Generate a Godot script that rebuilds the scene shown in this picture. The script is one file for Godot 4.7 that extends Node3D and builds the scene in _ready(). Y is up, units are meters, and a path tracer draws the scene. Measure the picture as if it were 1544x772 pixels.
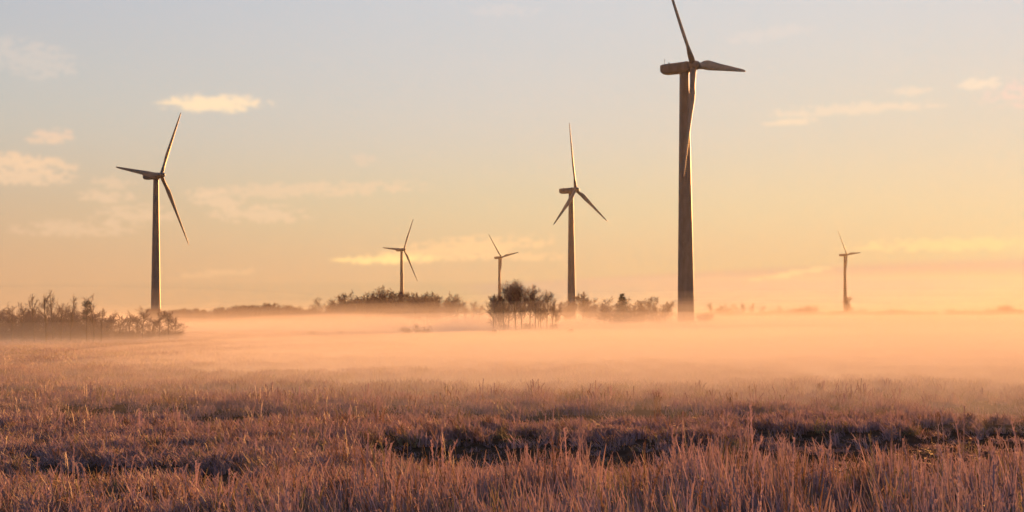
extends Node3D
# Wind turbines over a misty, frosted marsh meadow at sunrise.

const EYE := 2.8            # camera height above the meadow
const FOCAL := 2650.0       # focal length in pixels of the 1544 wide photograph
const EXPOSURE := 3.0
const SUN_AZ := 19.0
const SUN_EL := 5.5
const SUN_COLOR := Vector3(1.0, 0.405, 0.105)
const SUN_ENERGY := 1.6
const AIR := 0.000020       # haze per metre
const AIR_G := 0.6
const FAR := 5000.0

var cam: Camera3D
var rng := RandomNumberGenerator.new()
var relief := FastNoiseLite.new()
var patchy := FastNoiseLite.new()
var taken := {}
var M := {}
var gaps := []
var clumps := []
var ORD := ["first", "second", "third", "fourth", "fifth", "sixth", "seventh", "eighth", "ninth", "tenth", "eleventh", "twelfth", "thirteenth", "fourteenth", "fifteenth", "sixteenth", "seventeenth", "eighteenth", "nineteenth", "twentieth"]


# ------------------------------------------------------------------ helpers
func lin(r: float, g: float, b: float) -> Color:
	return Color(r, g, b).linear_to_srgb()


func numbered(called: String) -> String:
	var n: int = taken.get(called, 0)
	taken[called] = n + 1
	return called if n == 0 else "%s_%03d" % [called, n]


func thing(called: String, label: String, category: String, group := "") -> Node3D:
	var o := Node3D.new()
	o.name = numbered(called)
	add_child(o, true)
	o.set_meta("label", label)
	o.set_meta("category", category)
	if group:
		o.set_meta("group", group)
	return o


func part(called: String, mesh: Mesh, mat: Material, parent: Node) -> MeshInstance3D:
	var o := MeshInstance3D.new()
	o.name = called
	o.mesh = mesh
	o.material_override = mat
	parent.add_child(o, true)
	return o


func ray(px: float, py: float) -> Vector3:
	return cam.transform.basis * Vector3((px - 772.0) / FOCAL, -(py - 386.0) / FOCAL, -1.0)


func at_depth(px: float, depth: float) -> Vector3:
	# the ground point that many metres ahead, in the column px near the horizon
	var d := ray(px, 475.0)
	var p := d * (depth / -d.z)
	return Vector3(p.x, ground_y(p.x, p.z), p.z)


func depth_of(px: float, py: float) -> float:
	var d := ray(px, py)
	return -d.z * (EYE / maxf(-d.y, 0.0004))


func std(color: Color, rough: float) -> StandardMaterial3D:
	var m := StandardMaterial3D.new()
	m.albedo_color = color
	m.roughness = rough
	m.cull_mode = BaseMaterial3D.CULL_DISABLED
	return m


func tube(st: SurfaceTool, a: Vector3, b: Vector3, ra: float, rb: float, n: int) -> void:
	var d := (b - a).normalized()
	var u := d.cross(Vector3.RIGHT if absf(d.x) < 0.8 else Vector3.UP).normalized()
	var v := d.cross(u)
	for i in n:
		var t0 := TAU * i / n
		var t1 := TAU * (i + 1) / n
		var e0 := u * cos(t0) + v * sin(t0)
		var e1 := u * cos(t1) + v * sin(t1)
		for q in [[a + e0 * ra, e0], [b + e1 * rb, e1], [b + e0 * rb, e0], [a + e0 * ra, e0], [a + e1 * ra, e1], [b + e1 * rb, e1]]:
			st.set_normal(q[1])
			st.add_vertex(q[0])


func sliver(st: SurfaceTool, a: Vector3, b: Vector3, w: float) -> void:
	var d := (b - a).normalized()
	var side := d.cross(Vector3(rng.randf_range(-1, 1), rng.randf_range(-1, 1), rng.randf_range(-1, 1))).normalized()
	var n := side.cross(d)
	for q in [a - side * w * 0.5, b, a + side * w * 0.5]:
		st.set_normal(n)
		st.add_vertex(q)


func begin() -> SurfaceTool:
	var st := SurfaceTool.new()
	st.begin(Mesh.PRIMITIVE_TRIANGLES)
	return st


func jitter(s: float) -> Vector3:
	return Vector3(rng.randf_range(-s, s), rng.randf_range(-s, s), rng.randf_range(-s, s))


# ------------------------------------------------------------------ ground
func gap_at(x: float, z: float) -> float:
	# 1 inside a wet hollow between the grass, 0 outside
	var d := -z
	if d < 5.0 or d > 130.0:
		return 0.0
	var px := 772.0 + x / d * FOCAL
	var edge := patchy.get_noise_2d(x * 3.0, z * 1.3) * 0.7 + patchy.get_noise_2d(x * 11.0 + 40.0, z * 8.0) * 0.45
	var most := 0.0
	for g in gaps:
		var u: float = (px - g[0]) / g[2]
		var v: float = (d - g[1]) / g[3]
		var k: float = 1.0 - sqrt(u * u + v * v) + edge * 0.7
		most = maxf(most, smoothstep(0.0, 0.5, k))
	return most * (1.0 if d < 44.0 else 0.72)


func ground_y(x: float, z: float) -> float:
	var r := sqrt(x * x + z * z)
	var y := relief.get_noise_2d(x, z) * 0.16 * clampf(r / 25.0, 0.3, 1.0)
	y += relief.get_noise_2d(x * 0.12 + 300.0, z * 0.12) * 0.14 * smoothstep(60.0, 160.0, r)
	if z < 0.0:
		y -= gap_at(x, z) * 0.3
	return y


func build_ground() -> void:
	var angles := []
	var a := -25.0
	while a <= 25.0:
		angles.append(a)
		a += 0.25
	a = 30.0
	while a < 335.0:
		angles.append(a)
		a += 8.0
	var radii := [0.0]
	var r := 4.0
	while r < FAR:
		radii.append(r)
		r *= 1.018 if r < 160.0 else (1.05 if r < 700.0 else 1.16)
	var st := begin()
	for rr: float in radii:
		for t: float in angles:
			var x: float = rr * sin(deg_to_rad(t))
			var z: float = -rr * cos(deg_to_rad(t))
			var n := patchy.get_noise_2d(x * 0.5, z * 0.5) * 0.5 + 0.5
			st.set_color(Color(0.085, 0.058, 0.045).lerp(Color(0.055, 0.041, 0.034), n))
			st.set_uv(Vector2(x, z) * 0.1)
			st.add_vertex(Vector3(x, ground_y(x, z), z))
	var w := angles.size()
	for i in radii.size() - 1:
		for j in w:
			var k := (j + 1) % w
			for q in [i * w + j, (i + 1) * w + j, (i + 1) * w + k, i * w + j, (i + 1) * w + k, i * w + k]:
				st.add_index(q)
	st.generate_normals()
	var noise := FastNoiseLite.new()
	noise.seed = 5
	noise.frequency = 0.02
	noise.fractal_octaves = 5
	var tex := NoiseTexture2D.new()
	tex.width = 512
	tex.height = 512
	tex.seamless = true
	tex.noise = noise
	var ramp := Gradient.new()
	ramp.set_color(0, Color(0.62, 0.6, 0.58))
	ramp.set_color(1, Color(1, 1, 1))
	tex.color_ramp = ramp
	var m := std(Color.WHITE, 0.95)
	m.vertex_color_use_as_albedo = true
	m.albedo_texture = tex
	m.uv1_scale = Vector3(3, 3, 3)
	m.specular_mode = BaseMaterial3D.SPECULAR_DISABLED
	var o := part(numbered("ground"), st.commit(), m, self)
	o.set_meta("kind", "structure")


# ------------------------------------------------------------------ grass
func grass_clump(count: int, spread: float, width: float, lean: float, heads: bool) -> ArrayMesh:
	# a clump about one metre high; the copies set the real height
	var st := begin()
	for i in count:
		var base := Vector3(rng.randf_range(-spread, spread), -0.06, rng.randf_range(-spread, spread))
		var h := rng.randf_range(0.45, 1.0)
		var dirv := Vector3(rng.randf_range(-1, 1) - 0.25, 0, rng.randf_range(-1, 1)) * lean * h
		var bow := rng.randf_range(0.3, 1.2)
		var yaw := rng.randf_range(0, PI)
		var side := Vector3(cos(yaw), 0, sin(yaw)) * width * rng.randf_range(0.6, 1.2) * 0.5
		var tint := rng.randf_range(0.62, 1.12)
		var col := Color(tint, tint * rng.randf_range(0.88, 1.0), tint * rng.randf_range(0.76, 1.06))
		var pts := []
		var broken := rng.randf() < 0.2
		for k in 4:
			var t := k / 3.0
			var y := h * t
			var off := dirv * pow(t, 1.0 + bow)
			if broken and k == 3:
				y = h * 0.58
				off = dirv * 1.5
			pts.append(base + Vector3(off.x, y, off.z))
		var ws := [1.0, 0.95, 0.8, 0.25]
		if heads and rng.randf() < 0.3:
			ws = [0.8, 0.75, 1.25, 0.3]
		var nrm := side.cross(Vector3.UP).normalized()
		for k in 3:
			var p0: Vector3 = pts[k]
			var p1: Vector3 = pts[k + 1]
			var a: float = ws[k]
			var b: float = ws[k + 1]
			for q in [p0 - side * a, p1 + side * b, p0 + side * a, p0 - side * a, p1 - side * b, p1 + side * b]:
				st.set_color(col)
				st.set_normal(nrm)
				st.add_vertex(q)
	return st.commit()


func plume_clump() -> ArrayMesh:
	# a few long stems that bend at the top under a feathery seed head
	var st := begin()
	for i in rng.randi_range(3, 7):
		var foot := Vector3(rng.randf_range(-0.16, 0.16), -0.05, rng.randf_range(-0.16, 0.16))
		var h := rng.randf_range(1.0, 1.75)
		var lean := Vector3(rng.randf_range(-0.5, 0.35), 0, rng.randf_range(-0.3, 0.3)) * rng.randf_range(0.3, 1.0)
		var yaw := rng.randf_range(0, PI)
		var side := Vector3(cos(yaw), 0, sin(yaw)) * 0.008
		var tint := rng.randf_range(0.75, 1.1)
		var col := Color(tint, tint * 0.95, tint * rng.randf_range(0.82, 0.98))
		var last := foot
		for k in 5:
			var t := (k + 1) / 5.0
			var next := foot + Vector3(0, h * (t - 0.12 * pow(t, 4)), 0) + lean * 0.45 * pow(t, 2.4)
			var w := 1.0 if k < 3 else 1.3
			for q in [last - side, next + side * w, last + side, last - side, next - side * w, next + side * w]:
				st.set_color(col)
				st.set_normal(side.cross(Vector3.UP).normalized())
				st.add_vertex(q)
			if k >= 3:
				for n in 5:
					var from := last.lerp(next, n / 5.0)
					var tip := from + Vector3(rng.randf_range(-0.05, 0.05) + lean.x * 0.08, 0.09, rng.randf_range(-0.05, 0.05))
					for q in [from - side, tip, from + side]:
						st.set_color(col)
						st.set_normal(side.cross(Vector3.UP).normalized())
						st.add_vertex(q)
			last = next
	return st.commit()


func grass_height(x: float, z: float) -> float:
	var d := -z
	var px := 772.0 + x / d * FOCAL
	var n := patchy.get_noise_2d(x * 1.4 + 70.0, z * 1.4) * 0.5 + 0.5
	var h := lerpf(0.25, 0.46, n)
	# a taller fringe along the near edge, tallest to the right
	var ridge := smoothstep(30.0, 25.0, d)
	h += ridge * lerpf(0.18, 0.55, smoothstep(250.0, 1000.0, px))
	return h


func scatter(called: String, label: String, dmin: float, dmax: float, per_m2: float, wide: float, meshes: Array, mat: Material) -> void:
	var lists := []
	for i in meshes.size():
		lists.append([])
	var half := 0.345
	var area := half * (dmax * dmax - dmin * dmin)
	for i in int(area * per_m2):
		var d := sqrt(rng.randf_range(dmin * dmin, dmax * dmax))
		var x := rng.randf_range(-half, half) * d
		var g := gap_at(x, -d)
		var dense := patchy.get_noise_2d(x * 7.0 - 90.0, -d * 4.0) * 0.5 + 0.5
		var keep := rng.randf()
		var h := grass_height(x, -d)
		if g > 0.25:
			if keep > 0.45 - 0.28 * g:
				continue
			h *= lerpf(1.0, 0.36, g) if keep > 0.012 else 1.3
		elif keep > 0.1 + smoothstep(0.3, 0.6, dense) * 0.9:
			continue
		h *= rng.randf_range(0.5, 1.25) * lerpf(0.7, 1.2, dense)
		var t := Transform3D(Basis(Vector3.UP, rng.randf_range(-0.9, 0.9)).scaled(Vector3(wide, h, wide)), Vector3(x, ground_y(x, -d), -d))
		var c := patchy.get_noise_2d(x * 0.7 + 11.0, -d * 0.7 - 200.0) * 0.5 + 0.5
		var v := rng.randf_range(0.8, 1.15)
		var col := Color(0.41, 0.295, 0.30).lerp(Color(0.26, 0.22, 0.285), c) * v
		var odd := rng.randf()
		if odd < 0.12:
			col = Color(0.20, 0.13, 0.09) * v
		elif odd < 0.2:
			col = Color(0.22, 0.2, 0.12) * v
		lists[rng.randi() % meshes.size()].append([t, col])
	var root := Node3D.new()
	root.name = numbered(called)
	root.set_meta("kind", "stuff")
	root.set_meta("label", label)
	root.set_meta("category", "grass")
	add_child(root, true)
	for i in meshes.size():
		var mm := MultiMesh.new()
		mm.transform_format = MultiMesh.TRANSFORM_3D
		mm.use_colors = true
		mm.mesh = meshes[i]
		mm.instance_count = lists[i].size()
		for k in lists[i].size():
			mm.set_instance_transform(k, lists[i][k][0])
			mm.set_instance_color(k, lists[i][k][1])
		var o := MultiMeshInstance3D.new()
		o.name = "grass"
		o.multimesh = mm
		o.material_override = mat
		o.set_meta("kind", "stuff")
		root.add_child(o, true)


func tall_tuft(px: float, py: float, count: int, high: float, wide: float, label: String) -> void:
	var p := at_depth(px, depth_of(px, py))
	var o := thing("tall_grass_tuft", label, "grass tuft", "tall tufts above the meadow grass")
	o.position = p
	for i in count:
		var st := begin()
		var h := high * rng.randf_range(0.65, 1.0)
		var foot := Vector3(rng.randf_range(-wide, wide), -0.05, rng.randf_range(-wide, wide))
		var lean := Vector3(rng.randf_range(-0.28, 0.22), 0, rng.randf_range(-0.2, 0.2)) * h
		var last := foot
		var r := rng.randf_range(0.006, 0.0095)
		for k in 5:
			var t := (k + 1) / 5.0
			var next := foot + Vector3(0, h * t, 0) + lean * t * t
			var r1 := r * (1.0 - 0.35 * t)
			tube(st, last, next, r * (1.0 - 0.35 * (t - 0.2)), r1 if k < 4 else 0.003, 5)
			last = next
		var leaf := foot + Vector3(0, h * 0.35, 0)
		sliver(st, leaf, leaf + Vector3(rng.randf_range(-0.25, 0.25), 0.18, rng.randf_range(-0.1, 0.1)), 0.014)
		part("stem", st.commit(), M.stem, o)


# ------------------------------------------------------------------ trees
func grow(wood: SurfaceTool, twigs: SurfaceTool, p: Vector3, d: Vector3, length: float, rad: float, level: int, how: Dictionary) -> void:
	var top: int = how.levels
	if level >= top:
		sliver(twigs, p, p + d * length, how.twig)
		return
	var segs := 4 if level == 0 else 3
	var q := p
	var dirv := d
	var stations := []
	for i in segs:
		dirv = (dirv + jitter(how.wander * (0.5 if level == 0 else 1.0)) + Vector3.UP * how.rise * (0.0 if level == 0 else 1.0)).normalized()
		var e := q + dirv * length / segs
		var r0 := rad * (1.0 - 0.7 * i / segs)
		var r1 := rad * (1.0 - 0.7 * (i + 1) / segs)
		tube(wood if level <= 1 else twigs, q, e, r0, r1, 6 if level == 0 else (4 if level == 1 else 3))
		stations.append([q, e, dirv])
		q = e
	var kids: int = how.kids[level]
	for i in kids:
		var t: float = lerpf(how.first if level == 0 else 0.15, 1.0, (i + rng.randf()) / kids)
		var s: Array = stations[mini(int(t * segs), segs - 1)]
		var a: Vector3 = s[0]
		var b: Vector3 = s[1]
		var from := a.lerp(b, fposmod(t * segs, 1.0) if t < 0.999 else 1.0)
		var main: Vector3 = s[2]
		var off := main.cross(jitter(1.0)).normalized()
		var ang := deg_to_rad(rng.randf_range(how.spread - 15.0, how.spread + 15.0))
		var nd := (main * cos(ang) + off * sin(ang)).normalized()
		var share: float = how.reach[level] * rng.randf_range(0.7, 1.15)
		if level == 0:
			share *= how.shape.call(t)
		grow(wood, twigs, from, nd, length * share, rad * 0.42, level + 1, how)
	sliver(twigs, q, q + dirv * length * 0.18, how.twig)


func bare_tree(kind: String) -> Array:
	# meshes of trunk and crown for a tree about one unit high, grown five units high
	var how := {"levels": 3, "kids": [13, 9, 10], "reach": [0.46, 0.52, 0.6], "spread": 42.0, "wander": 0.16, "rise": 0.07, "first": 0.28, "twig": 0.03, "shape": func(t): return 1.15 - 0.55 * t}
	var stems := 1
	var length := 4.4
	if kind == "slender":
		how.merge({"kids": [12, 6, 6], "reach": [0.33, 0.55, 0.6], "spread": 36.0, "first": 0.35, "rise": 0.12}, true)
		length = 4.7
	elif kind == "dense":
		how.merge({"kids": [18, 11, 13], "reach": [0.46, 0.55, 0.6], "first": 0.1, "twig": 0.04}, true)
		length = 4.2
	elif kind == "thicket":
		how.merge({"kids": [14, 9, 11], "reach": [0.4, 0.55, 0.6], "first": 0.04, "twig": 0.032, "spread": 38.0, "wander": 0.2}, true)
		stems = 3
		length = 4.3
	elif kind == "twiggy":
		how.merge({"kids": [15, 11, 12], "reach": [0.44, 0.55, 0.65], "first": 0.3, "twig": 0.026, "spread": 46.0}, true)
		length = 4.3
	elif kind == "shrub":
		how.merge({"kids": [10, 8, 9], "reach": [0.55, 0.55, 0.6], "first": 0.1, "twig": 0.045, "spread": 48.0}, true)
		stems = 5
		length = 3.6
	elif kind == "spreading":
		how.merge({"kids": [10, 7, 7], "reach": [0.5, 0.5, 0.5], "first": 0.25, "twig": 0.026, "spread": 40.0, "rise": 0.0}, true)
		stems = 7
		length = 4.6
	var wood := begin()
	var twigs := begin()
	for s in stems:
		var lean := Vector3.UP if stems == 1 else (Vector3.UP + Vector3(rng.randf_range(-1, 1), 0, rng.randf_range(-1, 1)) * (1.3 if kind == "spreading" else 0.55)).normalized()
		grow(wood, twigs, Vector3(0, -0.1, 0) + (jitter(0.12) * Vector3(1, 0, 1) if stems > 1 else Vector3.ZERO), lean, length * rng.randf_range(0.85, 1.0), 0.075 if stems == 1 else 0.045, 0, how)
	return [wood.commit(), twigs.commit()]


func needle_tree(pine: bool) -> Array:
	var wood := begin()
	var twigs := begin()
	tube(wood, Vector3(0, -0.1, 0), Vector3(0, 3.0, 0), 0.09, 0.05, 7)
	tube(wood, Vector3(0, 3.0, 0), Vector3(0, 4.9, 0), 0.05, 0.01, 6)
	var whorls := 15
	for i in whorls:
		var t := float(i) / (whorls - 1)
		var y := lerpf(2.9 if pine else 0.7, 4.75, t)
		var reach := lerpf(0.75, 0.35, t) if pine else lerpf(1.75, 0.12, pow(t, 0.8))
		for k in 7:
			var a := TAU * (k + rng.randf() * 0.8) / 7.0
			var l := reach * rng.randf_range(0.6, 1.15)
			var yy := y + rng.randf_range(-0.16, 0.16)
			var tip := Vector3(cos(a) * l, yy + (l * 0.35 if pine else l * rng.randf_range(-0.25, 0.15)), sin(a) * l)
			var root := Vector3(0, yy, 0)
			tube(wood, root, tip, 0.018, 0.006, 3)
			for n in (60 if not pine else 0):
				var s := root.lerp(tip, rng.randf_range(0.15 if not pine else 0.4, 1.0))
				sliver(twigs, s, s + (tip - root).normalized() * 0.1 + jitter(0.24), 0.05)
	if pine:
		for puff in [[Vector3(0, 4.45, 0), 0.62, 1500], [Vector3(0.45, 3.75, 0.2), 0.36, 420], [Vector3(-0.4, 3.45, -0.2), 0.3, 300], [Vector3(0.25, 2.9, -0.4), 0.26, 200]]:
			for n in puff[2]:
				var q: Vector3 = jitter(1.0)
				if q.length() > 1.0:
					continue
				q = puff[0] + q * Vector3(1.15, 0.75, 1.15) * puff[1] * rng.randf_range(0.8, 1.15)
				sliver(twigs, q, q + jitter(0.14), 0.06)
	return [wood.commit(), twigs.commit()]


func plant_tree(called: String, kinds: Array, px: float, depth: float, high: float, wide: float, label: String, group: String, category := "tree") -> Node3D:
	var o := thing(called, label, category, group)
	var pair: Array = kinds[rng.randi() % kinds.size()]
	var s := high / 5.0
	o.position = at_depth(px, depth)
	o.rotation.y = rng.randf_range(0, TAU)
	o.scale = Vector3(s * wide, s, s * wide)
	part("trunk", pair[0], M.bark, o)
	part("crown", pair[1], M.needle if kinds[0].size() > 2 else M.twig, o)
	return o


func row(called: String, kinds: Array, list: Array, where: String, group: String, category := "tree") -> void:
	# list of [px, base py, height in photograph pixels, width factor], left to right
	list.sort_custom(func(a, b): return a[0] < b[0])
	for i in list.size():
		var a: Array = list[i]
		var depth: float = a[1]
		plant_tree(called, kinds, a[0], depth, a[2] * depth / FOCAL, a[3], "%s %s" % [ORD[i], where], group, category)


# ------------------------------------------------------------------ turbines
func blade_mesh() -> ArrayMesh:
	# root at the origin, tip up; trailing edge towards +z
	var span := [0.0, 1.6, 3.2, 5.0, 6.8, 8.5, 11.0, 14.0, 17.5, 21.0, 25.0, 28.5, 31.0, 32.3, 32.9]
	var chord := [1.5, 1.5, 1.65, 2.05, 2.4, 2.5, 2.3, 2.0, 1.7, 1.5, 1.2, 0.95, 0.75, 0.52, 0.12]
	var thick := [1.0, 1.0, 0.72, 0.42, 0.3, 0.26, 0.22, 0.2, 0.18, 0.17, 0.16, 0.15, 0.15, 0.15, 0.15]
	var twist := [13.0, 13.0, 13.0, 12.0, 11.0, 9.5, 7.5, 5.5, 4.0, 3.0, 2.0, 1.0, 0.5, 0.0, 0.0]
	var n := 20
	var st := begin()
	st.set_smooth_group(0)
	for i in span.size():
		var c: float = chord[i]
		var k: float = thick[i]
		var round := smoothstep(0.35, 0.95, k)
		var b := deg_to_rad(twist[i])
		for j in n:
			var t := TAU * j / n
			var u := 0.5 - 0.5 * cos(t)     # 0 leading edge, 1 trailing edge
			var foil := 2.6 * (0.2969 * sqrt(u) - 0.126 * u - 0.3516 * u * u + 0.2843 * u * u * u - 0.1036 * u * u * u * u) * k * 2.0
			var w := lerpf(foil, sqrt(maxf(u * (1.0 - u), 0.0)) * k, round) * (1.0 if sin(t) >= 0.0 else -0.75)
			if round > 0.5:
				w = sqrt(maxf(u * (1.0 - u), 0.0)) * k * (1.0 if sin(t) >= 0.0 else -1.0)
			var z := (u - lerpf(0.3, 0.5, round)) * c
			var x := w * c
			st.add_vertex(Vector3(x * cos(b) + z * sin(b), span[i], z * cos(b) - x * sin(b)))
	for i in span.size() - 1:
		for j in n:
			var a := i * n + j
			var b := i * n + (j + 1) % n
			for q in [a, b, a + n, b, b + n, a + n]:
				st.add_index(q)
	var last := (span.size() - 1) * n
	for j in n - 2:
		for q in [last, last + j + 1, last + j + 2]:
			st.add_index(q)
	st.generate_normals()
	return st.commit()


func nacelle_mesh() -> ArrayMesh:
	# along +x towards the rotor; sections of a rounded box: [x, bottom, top, half width]
	var secs := [[-5.75, -0.35, 0.95, 0.75], [-5.6, -0.75, 1.2, 1.05], [-5.0, -1.3, 1.35, 1.35], [-4.2, -1.5, 1.4, 1.45], [-1.0, -1.55, 1.4, 1.5], [1.2, -1.5, 1.45, 1.5], [1.5, -1.4, 1.5, 1.48], [2.0, -1.2, 1.35, 1.35], [2.35, -1.0, 1.05, 1.1]]
	var n := 28
	var st := begin()
	st.set_smooth_group(0)
	for s in secs:
		for j in n:
			var t := TAU * j / n
			var cx := signf(cos(t)) * pow(absf(cos(t)), 0.42)
			var cy := signf(sin(t)) * pow(absf(sin(t)), 0.42)
			st.add_vertex(Vector3(s[0], lerpf(s[1], s[2], cy * 0.5 + 0.5), cx * s[3]))
	for i in secs.size() - 1:
		for j in n:
			var a := i * n + j
			var b := i * n + (j + 1) % n
			for q in [a, b, a + n, b, b + n, a + n]:
				st.add_index(q)
	for e in [0, (secs.size() - 1) * n]:
		for j in range(1, n - 1):
			for q in [e, e + j, e + j + 1]:
				st.add_index(q)
	st.generate_normals()
	return st.commit()


func lathe_x(profile: Array, n: int) -> ArrayMesh:
	var st := begin()
	st.set_smooth_group(0)
	for p in profile:
		for j in n:
			var t := TAU * j / n
			st.add_vertex(Vector3(p[0], cos(t) * p[1], sin(t) * p[1]))
	for i in profile.size() - 1:
		for j in n:
			var a := i * n + j
			var b := i * n + (j + 1) % n
			for q in [a, b, a + n, b, b + n, a + n]:
				st.add_index(q)
	st.generate_normals()
	return st.commit()


func turbine(px: float, py: float, depth: float, facing: float, turn: float, reach: float, label: String) -> void:
	var hub_over := 2.6
	var o := thing("wind_turbine", label, "wind turbine", "wind turbines on the marsh")
	var d := ray(px, py)
	var hub := d * (depth / -d.z) + Vector3(0, EYE, 0)
	var az := atan2(hub.x, -hub.z)
	var right := Vector3(cos(az), 0, sin(az))
	var toward := Vector3(-sin(az), 0, cos(az))
	var s := deg_to_rad(facing)
	var axis := right * cos(s) + toward * sin(s)
	var foot := hub - axis * hub_over
	o.position = Vector3(foot.x, 0, foot.z)
	o.rotation.y = atan2(-axis.z, axis.x)
	var tilt := Basis(Vector3.BACK, deg_to_rad(5.0))
	var top := hub.y - 0.25
	# tower: three tapering sections with a thin flange between them
	var h := top - 1.5
	var r0 := 2.12
	var r1 := 1.12
	for k in 3:
		var c := CylinderMesh.new()
		c.radial_segments = 64
		c.rings = 1
		c.bottom_radius = lerpf(r0, r1, k / 3.0)
		c.top_radius = lerpf(r0, r1, (k + 1) / 3.0)
		c.height = (h + 0.4) / 3.0
		c.cap_bottom = k == 0
		c.cap_top = k == 2
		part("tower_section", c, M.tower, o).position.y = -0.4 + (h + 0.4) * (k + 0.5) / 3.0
		if k:
			var f := CylinderMesh.new()
			f.radial_segments = 64
			f.bottom_radius = lerpf(r0, r1, k / 3.0) + 0.035
			f.top_radius = f.bottom_radius
			f.height = 0.16
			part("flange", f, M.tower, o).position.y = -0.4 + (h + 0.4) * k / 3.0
	var collar := CylinderMesh.new()
	collar.bottom_radius = 1.2
	collar.top_radius = 1.3
	collar.height = 0.4
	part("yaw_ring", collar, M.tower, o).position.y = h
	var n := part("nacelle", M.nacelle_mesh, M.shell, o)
	n.position = Vector3(-0.45, top, 0)
	n.basis = Basis(Vector3.BACK, deg_to_rad(2.0)) * Basis.from_scale(Vector3(1.0, 0.92, 0.95))
	var mast := begin()
	tube(mast, Vector3(-4.6, 1.3, 0.4), Vector3(-4.6, 2.9, 0.4), 0.05, 0.03, 6)
	tube(mast, Vector3(-4.85, 2.45, 0.4), Vector3(-4.35, 2.45, 0.4), 0.03, 0.03, 5)
	part("wind_vane_mast", mast.commit(), M.shell, n)
	var lamp := CylinderMesh.new()
	lamp.top_radius = 0.14
	lamp.bottom_radius = 0.2
	lamp.height = 0.5
	part("beacon_housing", lamp, M.shell, n).position = Vector3(-3.7, 1.6, -0.3)
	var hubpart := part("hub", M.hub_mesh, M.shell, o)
	hubpart.basis = tilt
	hubpart.position = Vector3(hub_over, hub.y, 0)
	for k in 3:
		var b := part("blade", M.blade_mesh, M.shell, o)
		var spin := Basis(Vector3.RIGHT, deg_to_rad(turn + 120.0 * k))
		b.basis = tilt * spin * Basis(Vector3.BACK, deg_to_rad(-1.5)) * Basis.from_scale(Vector3(1, reach, 1))
		b.position = hubpart.position + tilt * spin * Vector3(0, 0.75, 0)


# ------------------------------------------------------------------ sky
func table(row_: Array, keys: Array, x: float) -> Vector3:
	var i := 0
	while i < keys.size() - 2 and x > keys[i + 1]:
		i += 1
	var a: Vector3 = row_[i]
	var b: Vector3 = row_[i + 1]
	var pre: Vector3 = row_[maxi(i - 1, 0)]
	var post: Vector3 = row_[mini(i + 2, row_.size() - 1)]
	var t := clampf((x - keys[i]) / (keys[i + 1] - keys[i]), 0.0, 1.0)
	var span: float = keys[i + 1] - keys[i]
	var pk: float = keys[maxi(i - 1, 0)] - keys[i]
	var qk: float = keys[mini(i + 2, keys.size() - 1)] - keys[i]
	if i == 0 or i + 2 >= row_.size():
		return a.lerp(b, t)
	return a.cubic_interpolate_in_time(b, pre, post, t, span, pk, qk)


func v3(r: float, g: float, b: float) -> Vector3:
	var c := Color(r / 255.0, g / 255.0, b / 255.0).srgb_to_linear()
	return Vector3(c.r, c.g, c.b)


func clear_of_haze(seen: Vector3, el: float, da: float) -> Vector3:
	# the sky beyond the haze, so that sky and lit haze together look as they should
	var path := minf(FAR * 1.12, 97.0 / maxf(sin(deg_to_rad(el)), 0.001))
	var through := exp(-AIR * path)
	var ca := sin(deg_to_rad(el)) * sin(deg_to_rad(SUN_EL)) + cos(deg_to_rad(el)) * cos(deg_to_rad(SUN_EL)) * cos(deg_to_rad(da))
	var phase := (1.0 - AIR_G * AIR_G) / pow(1.0 + AIR_G * AIR_G - 2.0 * AIR_G * ca, 1.5)
	var lit := SUN_COLOR * (SUN_ENERGY * 0.25 * phase * 0.92) + Vector3(0.09, 0.075, 0.06)
	var c := (seen - lit * (1.0 - through)) / through
	return c.max(seen * 0.25)


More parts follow.
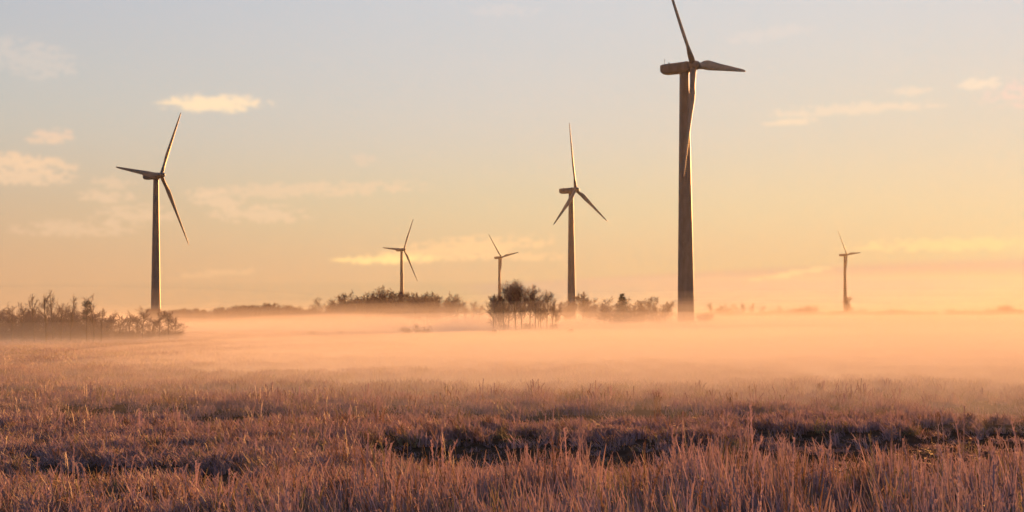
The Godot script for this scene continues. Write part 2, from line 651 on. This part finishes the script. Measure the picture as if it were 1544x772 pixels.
func sky_image() -> Image:
	var W := 4096
	var H := 2048
	var elk := [0.0, 1.2, 3.5, 6.0, 10.0, 25.0, 90.0]
	var azk := [0.0, 4.0, 20.0, 35.0, 90.0, 180.0]
	# rows: angle from the sun's azimuth; entries: elevation
	var grid := [
		[v3(255, 224, 148) * 1.05, v3(255, 218, 152) * 1.04, v3(252, 218, 170), v3(240, 218, 191), v3(223, 216, 212), v3(196, 202, 210), v3(156, 166, 198)],
		[v3(255, 220, 146), v3(255, 213, 150), v3(250, 216, 168), v3(238, 217, 190), v3(222, 216, 212), v3(190, 198, 208), v3(156, 166, 198)],
		[v3(246, 194, 134), v3(242, 195, 142), v3(234, 206, 164), v3(224, 209, 190), v3(211, 209, 209), v3(182, 190, 202), v3(156, 166, 198)],
		[v3(228, 174, 124), v3(226, 178, 132), v3(217, 187, 152), v3(207, 196, 180), v3(194, 195, 199), v3(172, 182, 196), v3(156, 166, 198)],
		[v3(190, 146, 122), v3(188, 150, 128), v3(180, 156, 142), v3(174, 162, 156), v3(166, 164, 170), v3(166, 170, 190), v3(156, 166, 198)],
		[v3(142, 122, 134), v3(148, 126, 136), v3(156, 134, 144), v3(156, 142, 154), v3(154, 150, 168), v3(158, 162, 188), v3(156, 166, 198)],
	]
	var sw := 256
	var pad := 8
	var small := Image.create_empty(sw + 2 * pad, H, false, Image.FORMAT_RGBF)
	for y in H:
		var el := maxf(90.0 - (y + 0.5) * 180.0 / H, 0.0)
		var across := []
		for g in grid:
			across.append(table(g, elk, el))
		for x in sw + 2 * pad:
			var az := (x - pad + 0.5) * 360.0 / sw
			var da := absf(fposmod(az - SUN_AZ + 180.0, 360.0) - 180.0)
			var c := clear_of_haze(table(across, azk, da) / EXPOSURE, el, da)
			small.set_pixel(x, y, Color(c.x, c.y, c.z))
		if el <= 0.0 and y > H / 2 + 2:
			var low := small.get_pixel(pad, y)
			small.fill_rect(Rect2i(0, y, sw + 2 * pad, H - y), low)
			break
	var k := W / sw
	small.resize((sw + 2 * pad) * k, H, Image.INTERPOLATE_BILINEAR)
	var im := small.get_region(Rect2i(pad * k, 0, W, H))
	# clouds: azimuth, elevation, half width, half height (degrees), tilt, strength, colour, raggedness
	var list := []
	var say := func(px, py, w, h, tilt, strength, col, ragged):
		list.append([rad_to_deg(atan((px - 772.0) / FOCAL)), rad_to_deg(atan((475.0 - py) / FOCAL)), rad_to_deg(w / FOCAL), rad_to_deg(h / FOCAL), tilt, strength, col, ragged])
	var cream := v3(255, 228, 190)
	var peach := v3(246, 210, 172)
	var gold := v3(255, 222, 150)
	say.call(322, 160, 76, 14, 0.0, 1.15, cream, 0.6)
	say.call(76, 213, 32, 11, 0.1, 0.75, peach, 0.8)
	say.call(20, 252, 80, 14, -0.05, 0.85, peach, 0.9)
	say.call(30, 272, 70, 14, 0.0, 0.7, peach, 1.1)
	say.call(40, 102, 70, 28, -0.1, 0.42, v3(226, 212, 198), 1.2)
	say.call(170, 278, 34, 10, 0.0, 0.4, peach, 1.0)
	say.call(160, 299, 40, 9, 0.0, 0.5, peach, 1.0)
	say.call(325, 303, 40, 15, -0.15, 0.5, peach, 1.0)
	say.call(470, 287, 160, 12, 0.03, 0.42, peach, 1.1)
	say.call(395, 325, 70, 14, 0.0, 0.45, peach, 1.1)
	say.call(205, 328, 60, 16, 0.0, 0.4, peach, 1.1)
	say.call(110, 348, 80, 12, 0.0, 0.35, peach, 1.1)
	say.call(330, 412, 70, 5, 0.08, 0.3, v3(240, 200, 150), 0.8)
	say.call(583, 391, 72, 7, 0.02, 0.95, gold, 0.6)
	say.call(690, 378, 130, 17, 0.1, 0.55, v3(250, 208, 152), 0.8)
	say.call(780, 388, 80, 7, 0.0, 0.35, v3(250, 208, 152), 0.8)
	say.call(1290, 173, 120, 9, 0.03, 0.45, v3(252, 226, 188), 0.7)
	say.call(1195, 189, 38, 5, 0.05, 0.6, v3(252, 226, 188), 0.7)
	say.call(1480, 142, 32, 9, 0.05, 0.55, v3(255, 232, 200), 0.7)
	say.call(1378, 149, 36, 6, 0.0, 0.4, v3(252, 228, 194), 0.9)
	say.call(1440, 377, 150, 10, 0.0, 0.32, v3(255, 224, 146), 0.7)
	say.call(1195, 416, 62, 4, 0.16, 0.3, v3(255, 218, 158), 0.5)
	say.call(765, 15, 50, 9, 0.0, 0.35, v3(225, 216, 210), 1.0)
	say.call(1160, 58, 60, 12, 0.1, 0.25, v3(238, 222, 208), 1.0)
	say.call(545, 242, 20, 10, 0.0, 0.25, peach, 1.0)
	var cr := RandomNumberGenerator.new()
	cr.seed = 77
	for i in 150:
		var az := cr.randf_range(18.5, 341.5)
		var el := pow(cr.randf(), 1.5) * 32.0 + 0.8
		var da := absf(fposmod(az - SUN_AZ + 180.0, 360.0) - 180.0)
		var w := cr.randf_range(0.5, 3.0) * (1.0 + el * 0.05)
		list.append([az, el, w, w * cr.randf_range(0.1, 0.3), cr.randf_range(-0.1, 0.1), cr.randf_range(0.3, 0.8), peach.lerp(v3(150, 130, 132), smoothstep(30.0, 160.0, da)), cr.randf_range(0.7, 1.2)])
	var fray := FastNoiseLite.new()
	fray.seed = 21
	fray.frequency = 0.9
	fray.fractal_octaves = 4
	fray.fractal_gain = 0.55
	var ppd := W / 360.0
	for c in list:
		var cx: float = c[0]
		var cy: float = c[1]
		var hw: float = c[2] * 1.3 / cos(deg_to_rad(cy))
		var hh: float = c[3] * 1.4
		var slant: float = c[4]
		var tall := hh + absf(slant) * hw
		for yy in range(int((90.0 - cy - tall) * ppd), int((90.0 - cy + tall) * ppd) + 2):
			var el := 90.0 - (yy + 0.5) / ppd
			if el < 0.1 or yy < 0:
				continue
			for xx in range(int((cx - hw) * ppd), int((cx + hw) * ppd) + 1):
				var az := (xx + 0.5) / ppd
				var u := (az - cx) / hw
				var v := (el - cy - slant * (az - cx)) / hh
				if v < 0.0:
					v *= 1.35       # a flatter underside
				var k2 := 1.0 - u * u - v * v
				if k2 <= 0.0:
					continue
				var n := fray.get_noise_2d(az * 1.3 + cx * 7.0, el * 6.0) + 0.7 * fray.get_noise_2d(az * 3.2, el * 17.0 + 50.0)
				var alpha: float = clampf(smoothstep(0.1, 1.0, k2 + n * c[7] * 1.9 * (1.35 - k2)) * c[5], 0.0, 1.0) * smoothstep(0.0, 0.5, k2)
				var xw := posmod(xx, W)
				var old := im.get_pixel(xw, yy)
				var t: Vector3 = c[6] / EXPOSURE
				im.set_pixel(xw, yy, old.lerp(Color(maxf(t.x, old.r), maxf(t.y, old.g), maxf(t.z, old.b)), alpha))
	return im


# ------------------------------------------------------------------ mist
func mist_box(d0: float, d1: float, half: float, top: float, density: float, x := 0.0, bottom := -0.8) -> void:
	var f := FogVolume.new()
	f.name = numbered("mist_layer")
	f.shape = RenderingServer.FOG_VOLUME_SHAPE_BOX
	f.size = Vector3(half * 2.0, top - bottom, d1 - d0)
	f.position = Vector3(x, (top + bottom) * 0.5, -(d0 + d1) * 0.5)
	mist_done(f, density)


func mist_bank(px: float, depth: float, wide: float, high: float, deep: float, density: float) -> void:
	var f := FogVolume.new()
	f.name = numbered("mist_bank")
	f.shape = RenderingServer.FOG_VOLUME_SHAPE_ELLIPSOID
	f.size = Vector3(wide, high * 2.0, deep)
	f.position = at_depth(px, depth)
	mist_done(f, density)


func mist_done(f: FogVolume, density: float) -> void:
	var m := FogMaterial.new()
	m.density = density
	m.albedo = Color(1.0, 0.96, 0.87)
	f.material = m
	f.set_meta("kind", "stuff")
	f.set_meta("label", "low white ground mist lying over the marsh meadow")
	f.set_meta("category", "mist")
	add_child(f, true)


func _ready() -> void:
	rng.seed = 4711
	# camera
	cam = Camera3D.new()
	cam.name = "camera"
	cam.fov = rad_to_deg(2.0 * atan(386.0 / FOCAL))
	cam.near = 0.5
	cam.far = 20000.0
	cam.position = Vector3(0, EYE, 0)
	cam.basis = Basis(Vector3.RIGHT, atan(88.5 / FOCAL)) * Basis(Vector3.BACK, deg_to_rad(-0.26))
	add_child(cam)
	# sky and air
	var env := Environment.new()
	var pano := PanoramaSkyMaterial.new()
	pano.panorama = ImageTexture.create_from_image(sky_image())
	var sky := Sky.new()
	sky.sky_material = pano
	env.background_mode = Environment.BG_SKY
	env.sky = sky
	env.tonemap_mode = Environment.TONE_MAPPER_LINEAR
	env.tonemap_exposure = EXPOSURE
	env.sdfgi_enabled = true
	env.ssao_enabled = true
	env.ssil_enabled = true
	env.volumetric_fog_enabled = true
	env.volumetric_fog_density = AIR
	env.volumetric_fog_albedo = Color(1.0, 0.98, 0.95)
	env.volumetric_fog_anisotropy = AIR_G
	var we := WorldEnvironment.new()
	we.name = "environment"
	we.environment = env
	add_child(we)
	# sun, low behind the right edge of the view
	var sun := DirectionalLight3D.new()
	sun.name = "sun"
	var az := deg_to_rad(SUN_AZ)
	var el := deg_to_rad(SUN_EL)
	var to_sun := Vector3(sin(az) * cos(el), sin(el), -cos(az) * cos(el))
	sun.basis = Basis.looking_at(-to_sun, Vector3.UP)
	sun.light_color = lin(SUN_COLOR.x, SUN_COLOR.y, SUN_COLOR.z)
	sun.light_energy = SUN_ENERGY
	sun.light_angular_distance = 0.6
	sun.shadow_enabled = true
	add_child(sun)

	relief.seed = 3
	relief.frequency = 0.06
	relief.fractal_octaves = 3
	patchy.seed = 9
	patchy.frequency = 0.08
	patchy.fractal_octaves = 3
	# wet hollows: column in the photograph, metres ahead, half width in pixels, half depth in metres
	gaps = [
		[690, 35.0, 200, 4.8], [900, 35.0, 200, 5.2], [1230, 35.0, 190, 9.0], [1420, 35.0, 200, 9.5], [1550, 38.0, 170, 10.0],
		[120, 30.5, 190, 2.6], [300, 30.0, 130, 2.0], [200, 49.0, 150, 4.5], [330, 47.0, 110, 4.0],
		[760, 46.0, 130, 3.2], [930, 47.0, 170, 4.0], [1480, 49.0, 110, 4.5], [640, 72.0, 240, 4.5], [1290, 78.0, 130, 4.5], [60, 64.0, 160, 4.0], [420, 88.0, 200, 5.0],
	]

	# materials
	var noise := FastNoiseLite.new()
	noise.seed = 12
	noise.frequency = 0.015
	noise.fractal_octaves = 4
	var dirt := NoiseTexture2D.new()
	dirt.width = 512
	dirt.height = 512
	dirt.seamless = true
	dirt.noise = noise
	var ramp := Gradient.new()
	ramp.set_color(0, Color(0.8, 0.79, 0.77))
	ramp.set_color(1, Color(1, 1, 1))
	dirt.color_ramp = ramp
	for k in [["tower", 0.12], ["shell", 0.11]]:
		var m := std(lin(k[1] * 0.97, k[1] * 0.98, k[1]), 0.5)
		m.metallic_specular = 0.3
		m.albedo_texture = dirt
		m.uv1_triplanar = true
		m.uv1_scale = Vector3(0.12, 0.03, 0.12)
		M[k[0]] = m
	M.bark = std(lin(0.115, 0.062, 0.044), 0.9)
	M.twig = std(lin(0.15, 0.072, 0.048), 0.9)
	M.needle = std(lin(0.04, 0.045, 0.025), 0.8)
	M.stem = std(lin(0.42, 0.29, 0.2), 0.8)
	var grass := std(Color.WHITE, 0.55)
	grass.vertex_color_use_as_albedo = true
	grass.backlight_enabled = true
	grass.backlight = Color(0.74, 0.72, 0.69)
	grass.metallic_specular = 0.3
	M.grass = grass
	M.nacelle_mesh = nacelle_mesh()
	M.blade_mesh = blade_mesh()
	M.hub_mesh = lathe_x([[-1.0, 1.0], [-0.95, 1.2], [0.3, 1.25], [0.9, 1.12], [1.4, 0.85], [1.75, 0.45], [1.88, 0.02]], 32)

	build_ground()

	# turbines: hub column and row, metres ahead, facing, rotor turn
	turbine(1046, 99, 431, 24, 34, 0.95, "largest and nearest wind turbine, its top blade cut off by the frame")
	turbine(243, 264, 745, 34, 88.5, 1.0, "tall dark wind turbine standing behind the bare thicket at far left")
	turbine(868, 286, 850, 28, 4, 0.97, "mid-sized wind turbine with one blade pointing straight up behind the grove")
	turbine(609, 376, 1610, 36, 89, 1.0, "small wind turbine rising out of the rounded wood, gold cloud behind it")
	turbine(756, 388, 1850, 36, 41, 0.94, "small wind turbine half hidden by the bare grove at its foot")
	turbine(1277, 384, 1850, 26, 35, 0.94, "small hazy wind turbine standing alone at right with a round tree below")

	# trees
	var slender := []
	var bare := []
	var dense := []
	var shrubs := []
	var twiggy := []
	var thicket := []
	var firs := []
	var pines := []
	for i in 4:
		slender.append(bare_tree("slender"))
		bare.append(bare_tree("bare"))
		dense.append(bare_tree("dense"))
		shrubs.append(bare_tree("shrub"))
		twiggy.append(bare_tree("twiggy"))
		thicket.append(bare_tree("thicket"))
	for i in 2:
		firs.append(needle_tree(false) + [true])
		pines.append(needle_tree(true) + [true])
	var bush := [bare_tree("spreading")]
	var g := "trees of the thicket at the left edge"
	# [column, metres ahead, height in photograph pixels, width factor]
	row("thicket_tree", thicket, [[-12, 205, 54, 1.5], [4, 198, 52, 1.4], [18, 207, 56, 1.3], [30, 215, 46, 1.5], [42, 200, 48, 1.5], [58, 210, 48, 1.5], [72, 200, 52, 1.4], [86, 205, 54, 1.4], [100, 198, 46, 1.5], [113, 212, 48, 1.5], [126, 205, 51, 1.5], [140, 200, 50, 1.5], [150, 210, 46, 1.5], [162, 207, 42, 1.4]], "dense bushy tree from the left edge in the dark thicket at left", g)
	row("bare_tree", slender, [[18, 190, 62, 1.1], [34, 194, 58, 1.0], [52, 192, 74, 0.9], [70, 188, 78, 1.0], [80, 194, 75, 0.9], [92, 190, 66, 0.9], [106, 190, 72, 0.8], [141, 190, 73, 0.9], [152, 186, 55, 1.0]], "tall thin leafless tree from the left edge sticking out of the dark thicket", g)
	row("undergrowth_bush", shrubs, [[-6, 196, 26, 1.7], [14, 202, 24, 1.8], [34, 196, 27, 1.7], [52, 204, 24, 1.8], [68, 197, 22, 1.8], [90, 203, 26, 1.7], [110, 197, 24, 1.8], [134, 203, 26, 1.7], [152, 197, 22, 1.8], [170, 205, 20, 1.7], [188, 207, 22, 1.7], [206, 208, 20, 1.8], [226, 207, 22, 1.7], [246, 208, 21, 1.8], [262, 210, 18, 1.7]], "low twiggy bush from the left edge among the trunks of the left trees", g, "bush")
	plant_tree("pine_tree", pines, 131, 188, 66 * 188 / FOCAL, 0.8, "slim tree with a small round dark head above the left thicket", g)
	g = "trees before the foot of the far left turbine"
	row("bare_tree", bare, [[181, 205, 41, 1.4], [195, 212, 47, 1.3], [207, 208, 37, 1.6], [216, 205, 52, 1.2], [229, 212, 38, 1.6], [241, 205, 46, 1.3], [254, 205, 52, 1.1], [264, 212, 35, 1.4]], "bare tree from the left in the gappy row before the far left turbine", g)

	g = "trees of the rounded wood in the mist"
	var wood := []
	var crowns := [[503, 24], [512, 30], [522, 36], [531, 31], [541, 40], [551, 36], [560, 43], [570, 39], [578, 48], [587, 40], [597, 42], [606, 36], [615, 42], [624, 35], [633, 40], [642, 36], [651, 42], [660, 34], [670, 38], [680, 32]]
	for t in crowns:
		wood.append([t[0], rng.randf_range(590, 690), t[1] * rng.randf_range(1.0, 1.15) + 5.0, rng.randf_range(1.15, 1.6)])
	row("wood_tree", thicket + dense, wood, "dense rounded tree from the left in the wood below the gold cloud", g)
	row("bare_tree", bare, [[468, 620, 30, 1.1], [480, 600, 40, 0.9], [493, 630, 34, 1.1], [690, 620, 36, 1.3], [701, 640, 32, 1.3], [712, 600, 36, 0.9], [723, 610, 28, 1.3]], "open leafless tree from the left at the ends of the rounded wood", g)

	g = "trees of the bare grove in the middle"
	row("grove_tree", twiggy + [thicket[0]], [[747, 290, 54, 0.8], [757, 296, 66, 0.85], [767, 298, 76, 0.95], [777, 290, 70, 0.95], [787, 285, 80, 1.0], [799, 298, 70, 0.95], [812, 295, 54, 1.0], [824, 292, 63, 0.95], [839, 300, 46, 0.95]], "twiggy grove tree from the left in the middle grove rooted in mist", g)
	row("bare_tree", slender, [[743, 285, 58, 1.2], [760, 280, 62, 1.2], [778, 280, 70, 1.2], [808, 284, 62, 1.3], [816, 280, 52, 1.2], [832, 282, 48, 1.2]], "slender leafless tree from the left among the middle grove trunks", g)

	row("grove_bush", shrubs, [[757, 292, 15, 1.3], [795, 288, 17, 1.2], [834, 292, 14, 1.3]], "low bush from the left at the misty foot of the middle grove", g, "bush")
	g = "trees behind the mid-sized turbine"
	row("dark_tree", dense, [[850, 560, 36, 1.3], [860, 580, 32, 1.3], [879, 560, 50, 1.2], [890, 575, 42, 1.3], [902, 565, 30, 1.2]], "dark tree from the left at the foot of the mid-sized turbine", g)

	g = "trees of the mixed clump left of the largest turbine"
	plant_tree("fir_tree", firs, 938, 400, 50 * 400 / FOCAL, 1.35, "pointed dark fir, tallest of the mixed clump left of the largest turbine", g)
	row("clump_tree", thicket + twiggy, [[911, 395, 36, 1.2], [924, 405, 43, 1.4], [950, 400, 45, 1.4], [967, 410, 40, 1.5], [988, 400, 46, 1.4], [1003, 405, 35, 1.3]], "misty shrubby tree from the left in the clump beside the largest turbine", g)
	plant_tree("shrub", shrubs, 1062, 430, 24 * 430 / FOCAL, 1.2, "pale shrub in the mist touching the largest tower's foot", "")

	g = "far trees along the right horizon"
	row("far_tree", bare, [[1072, 1150, 24, 1.0], [1085, 1200, 19, 1.0], [1108, 1180, 22, 0.9], [1120, 1150, 25, 0.9], [1134, 1200, 22, 0.9], [1150, 1170, 20, 0.9], [1175, 1190, 20, 0.9]], "far leafless tree right of the largest turbine on the horizon, from the left", g)
	row("far_bush", shrubs, [[1094, 1170, 22, 1.3], [1202, 1200, 17, 2.0], [1218, 1220, 22, 1.5], [1300, 1500, 13, 1.8], [1348, 1600, 13, 2.0], [1362, 1600, 11, 2.0], [1385, 1600, 10, 1.8], [1430, 1650, 12, 2.2], [1446, 1650, 9, 1.6], [1490, 1600, 13, 1.9], [1514, 1600, 19, 1.5], [1528, 1600, 13, 1.8], [1542, 1650, 11, 2.0]], "faint low bush on the right horizon counted from the largest turbine", g)
	plant_tree("round_tree", dense, 1277, 1450, 32 * 1450 / FOCAL, 0.85, "round hazy tree hiding the foot of the lone right turbine", "")

	plant_tree("spreading_bush", bush, 626, 225, 24 * 225 / FOCAL, 1.25, "spreading bare bush alone in the mist before the rounded wood", "", "bush")
	g = "low shrubs scattered in the misty field"
	row("low_shrub", shrubs, [[284, 155, 9, 1.6], [303, 152, 7, 1.8], [351, 156, 8, 1.6], [470, 250, 9, 1.4], [515, 255, 8, 1.4], [572, 96, 12, 0.6], [745, 235, 10, 1.2], [861, 240, 10, 1.4]], "low dark shrub from the left in the misty field", g, "shrub")

	# the far scrub at left reads as one mass
	var scrub := MultiMesh.new()
	scrub.transform_format = MultiMesh.TRANSFORM_3D
	scrub.mesh = dense[0][1]
	scrub.instance_count = 230
	for i in 230:
		var px := rng.randf_range(225, 500)
		var depth := rng.randf_range(560, 760)
		var p := at_depth(px, depth)
		var s := rng.randf_range(2.6, 5.6) / 5.0 * (1.0 + 0.35 * smoothstep(300.0, 400.0, px) * smoothstep(480.0, 400.0, px))
		scrub.set_instance_transform(i, Transform3D(Basis(Vector3.UP, rng.randf() * TAU).scaled(Vector3(s * 1.5, s, s * 1.5)), p))
	var so := MultiMeshInstance3D.new()
	so.name = numbered("far_scrub")
	so.multimesh = scrub
	so.material_override = M.twig
	so.set_meta("kind", "stuff")
	so.set_meta("label", "low hazy brown scrub along the horizon between thicket and rounded wood")
	so.set_meta("category", "scrub")
	add_child(so, true)

	var hedge := MultiMesh.new()
	hedge.transform_format = MultiMesh.TRANSFORM_3D
	hedge.mesh = shrubs[1][1]
	hedge.instance_count = 260
	for i in 260:
		var p := at_depth(rng.randf_range(880, 1640), rng.randf_range(1250, 1700))
		var s := rng.randf_range(2.8, 6.0) * (0.7 + 0.5 * patchy.get_noise_2d(p.x * 0.35, 7.0)) / 4.0
		hedge.set_instance_transform(i, Transform3D(Basis(Vector3.UP, rng.randf() * TAU).scaled(Vector3(s * 2.6, s, s * 2.6)), p))
	var ho := MultiMeshInstance3D.new()
	ho.name = numbered("far_hedge")
	ho.multimesh = hedge
	ho.material_override = M.twig
	ho.set_meta("kind", "stuff")
	ho.set_meta("label", "faint low hedge line along the bright right horizon")
	ho.set_meta("category", "hedge")
	add_child(ho, true)

	# mist over the meadow, thinner with height
	var tops := [0.5, 0.8, 1.2, 1.7, 2.3, 3.1, 4.2, 5.6, 7.4]
	var starts := [45, 50, 60, 80, 120, 170, 230, 300, 370]
	var dens := [0.0066, 0.0030, 0.0012, 0.0006, 0.0004, 0.0003, 0.0002, 0.00012, 0.00006]
	for i in tops.size():
		mist_box(starts[i], 3500, 1800, tops[i], dens[i])
	# thicker to the right, towards the sun
	for i in 4:
		mist_bank(1390 + 40 * i, 345 + 25 * i, 225 + 34 * i, 0.7 + 0.3 * i, 600 + 40 * i, 0.0034)
		mist_bank(1330 + 50 * i, 106 + 12 * i, 84 + 20 * i, 0.5 + 0.36 * i, 116 + 22 * i, 0.0135)
		mist_bank(1420 + 30 * i, 205 + 12 * i, 88 + 18 * i, 0.6 + 0.4 * i, 190 + 26 * i, 0.0034)
	for i in 3:
		mist_bank(1180 + 90 * i, 86 + 6 * i, 66 + 16 * i, 0.6 + 0.22 * i, 88 + 10 * i, 0.0120)
	for i in 5:
		mist_bank(1200 + 25 * i, 400, 420, 2.0 + 1.5 * i, 330 - 16 * i, 0.00048)
	for i in 3:
		mist_bank(860, 275, 190, 1.6 + 1.7 * i, 130, 0.0019)
		mist_bank(470, 430, 260, 1.4 + 0.8 * i, 240, 0.0003)
		mist_bank(60, 170, 100, 2.4 + 1.7 * i, 66, 0.0015)
	# loose wisps drifting over it
	for i in 34:
		var d := rng.randf_range(110, 460)
		mist_bank(rng.randf_range(260, 1544), d, rng.randf_range(0.05, 0.16) * d, rng.randf_range(0.8, 1.4 + d / 150.0), rng.randf_range(0.06, 0.14) * d, rng.randf_range(0.15, 0.55) / (0.1 * d))

	# grass
	var near := []
	var plumes := []
	var mid := []
	var far := []
	for i in 5:
		plumes.append(plume_clump())
		near.append(grass_clump(22, 0.15, 0.021, 0.24, true))
		mid.append(grass_clump(32, 0.26, 0.017, 0.22, false))
		far.append(grass_clump(30, 0.45, 0.032, 0.3, false))
	scatter("near_grass", "frosted straw-coloured grass across the foreground meadow", 12, 46, 22.0, 1.0, near, M.grass)
	scatter("middle_grass", "frosted grass fading into mist beyond the dark hollows", 46, 95, 8.0, 1.15, mid, M.grass)
	scatter("far_grass", "pale grass of the far meadow under the mist", 95, 260, 1.4, 1.6, far, M.grass)
	scatter("distant_grass", "thin straw grass of the distant meadow inside the mist", 260, 800, 0.13, 4.5, far, M.grass)
	scatter("feather_grass", "taller frosted stems with pale plumes scattered over the near meadow", 16, 60, 1.0, 1.0, plumes, M.grass)
	tall_tuft(1318, 768, 13, 0.95, 0.35, "tallest tuft of stiff stems in the right foreground before the dark hollow")
	tall_tuft(1412, 745, 8, 0.95, 0.3, "sparse tall stems standing out against the right dark hollow")
	tall_tuft(1265, 765, 6, 0.7, 0.3, "short tuft of stems just left of the tallest right tuft")
	tall_tuft(440, 770, 9, 0.6, 0.5, "loose tuft of leaning stems in the lower left foreground")
	tall_tuft(200, 772, 12, 0.5, 0.6, "crossed stems in the bottom left corner of the meadow")
	tall_tuft(650, 715, 9, 0.7, 0.6, "thin upright stems standing in the middle dark hollow")
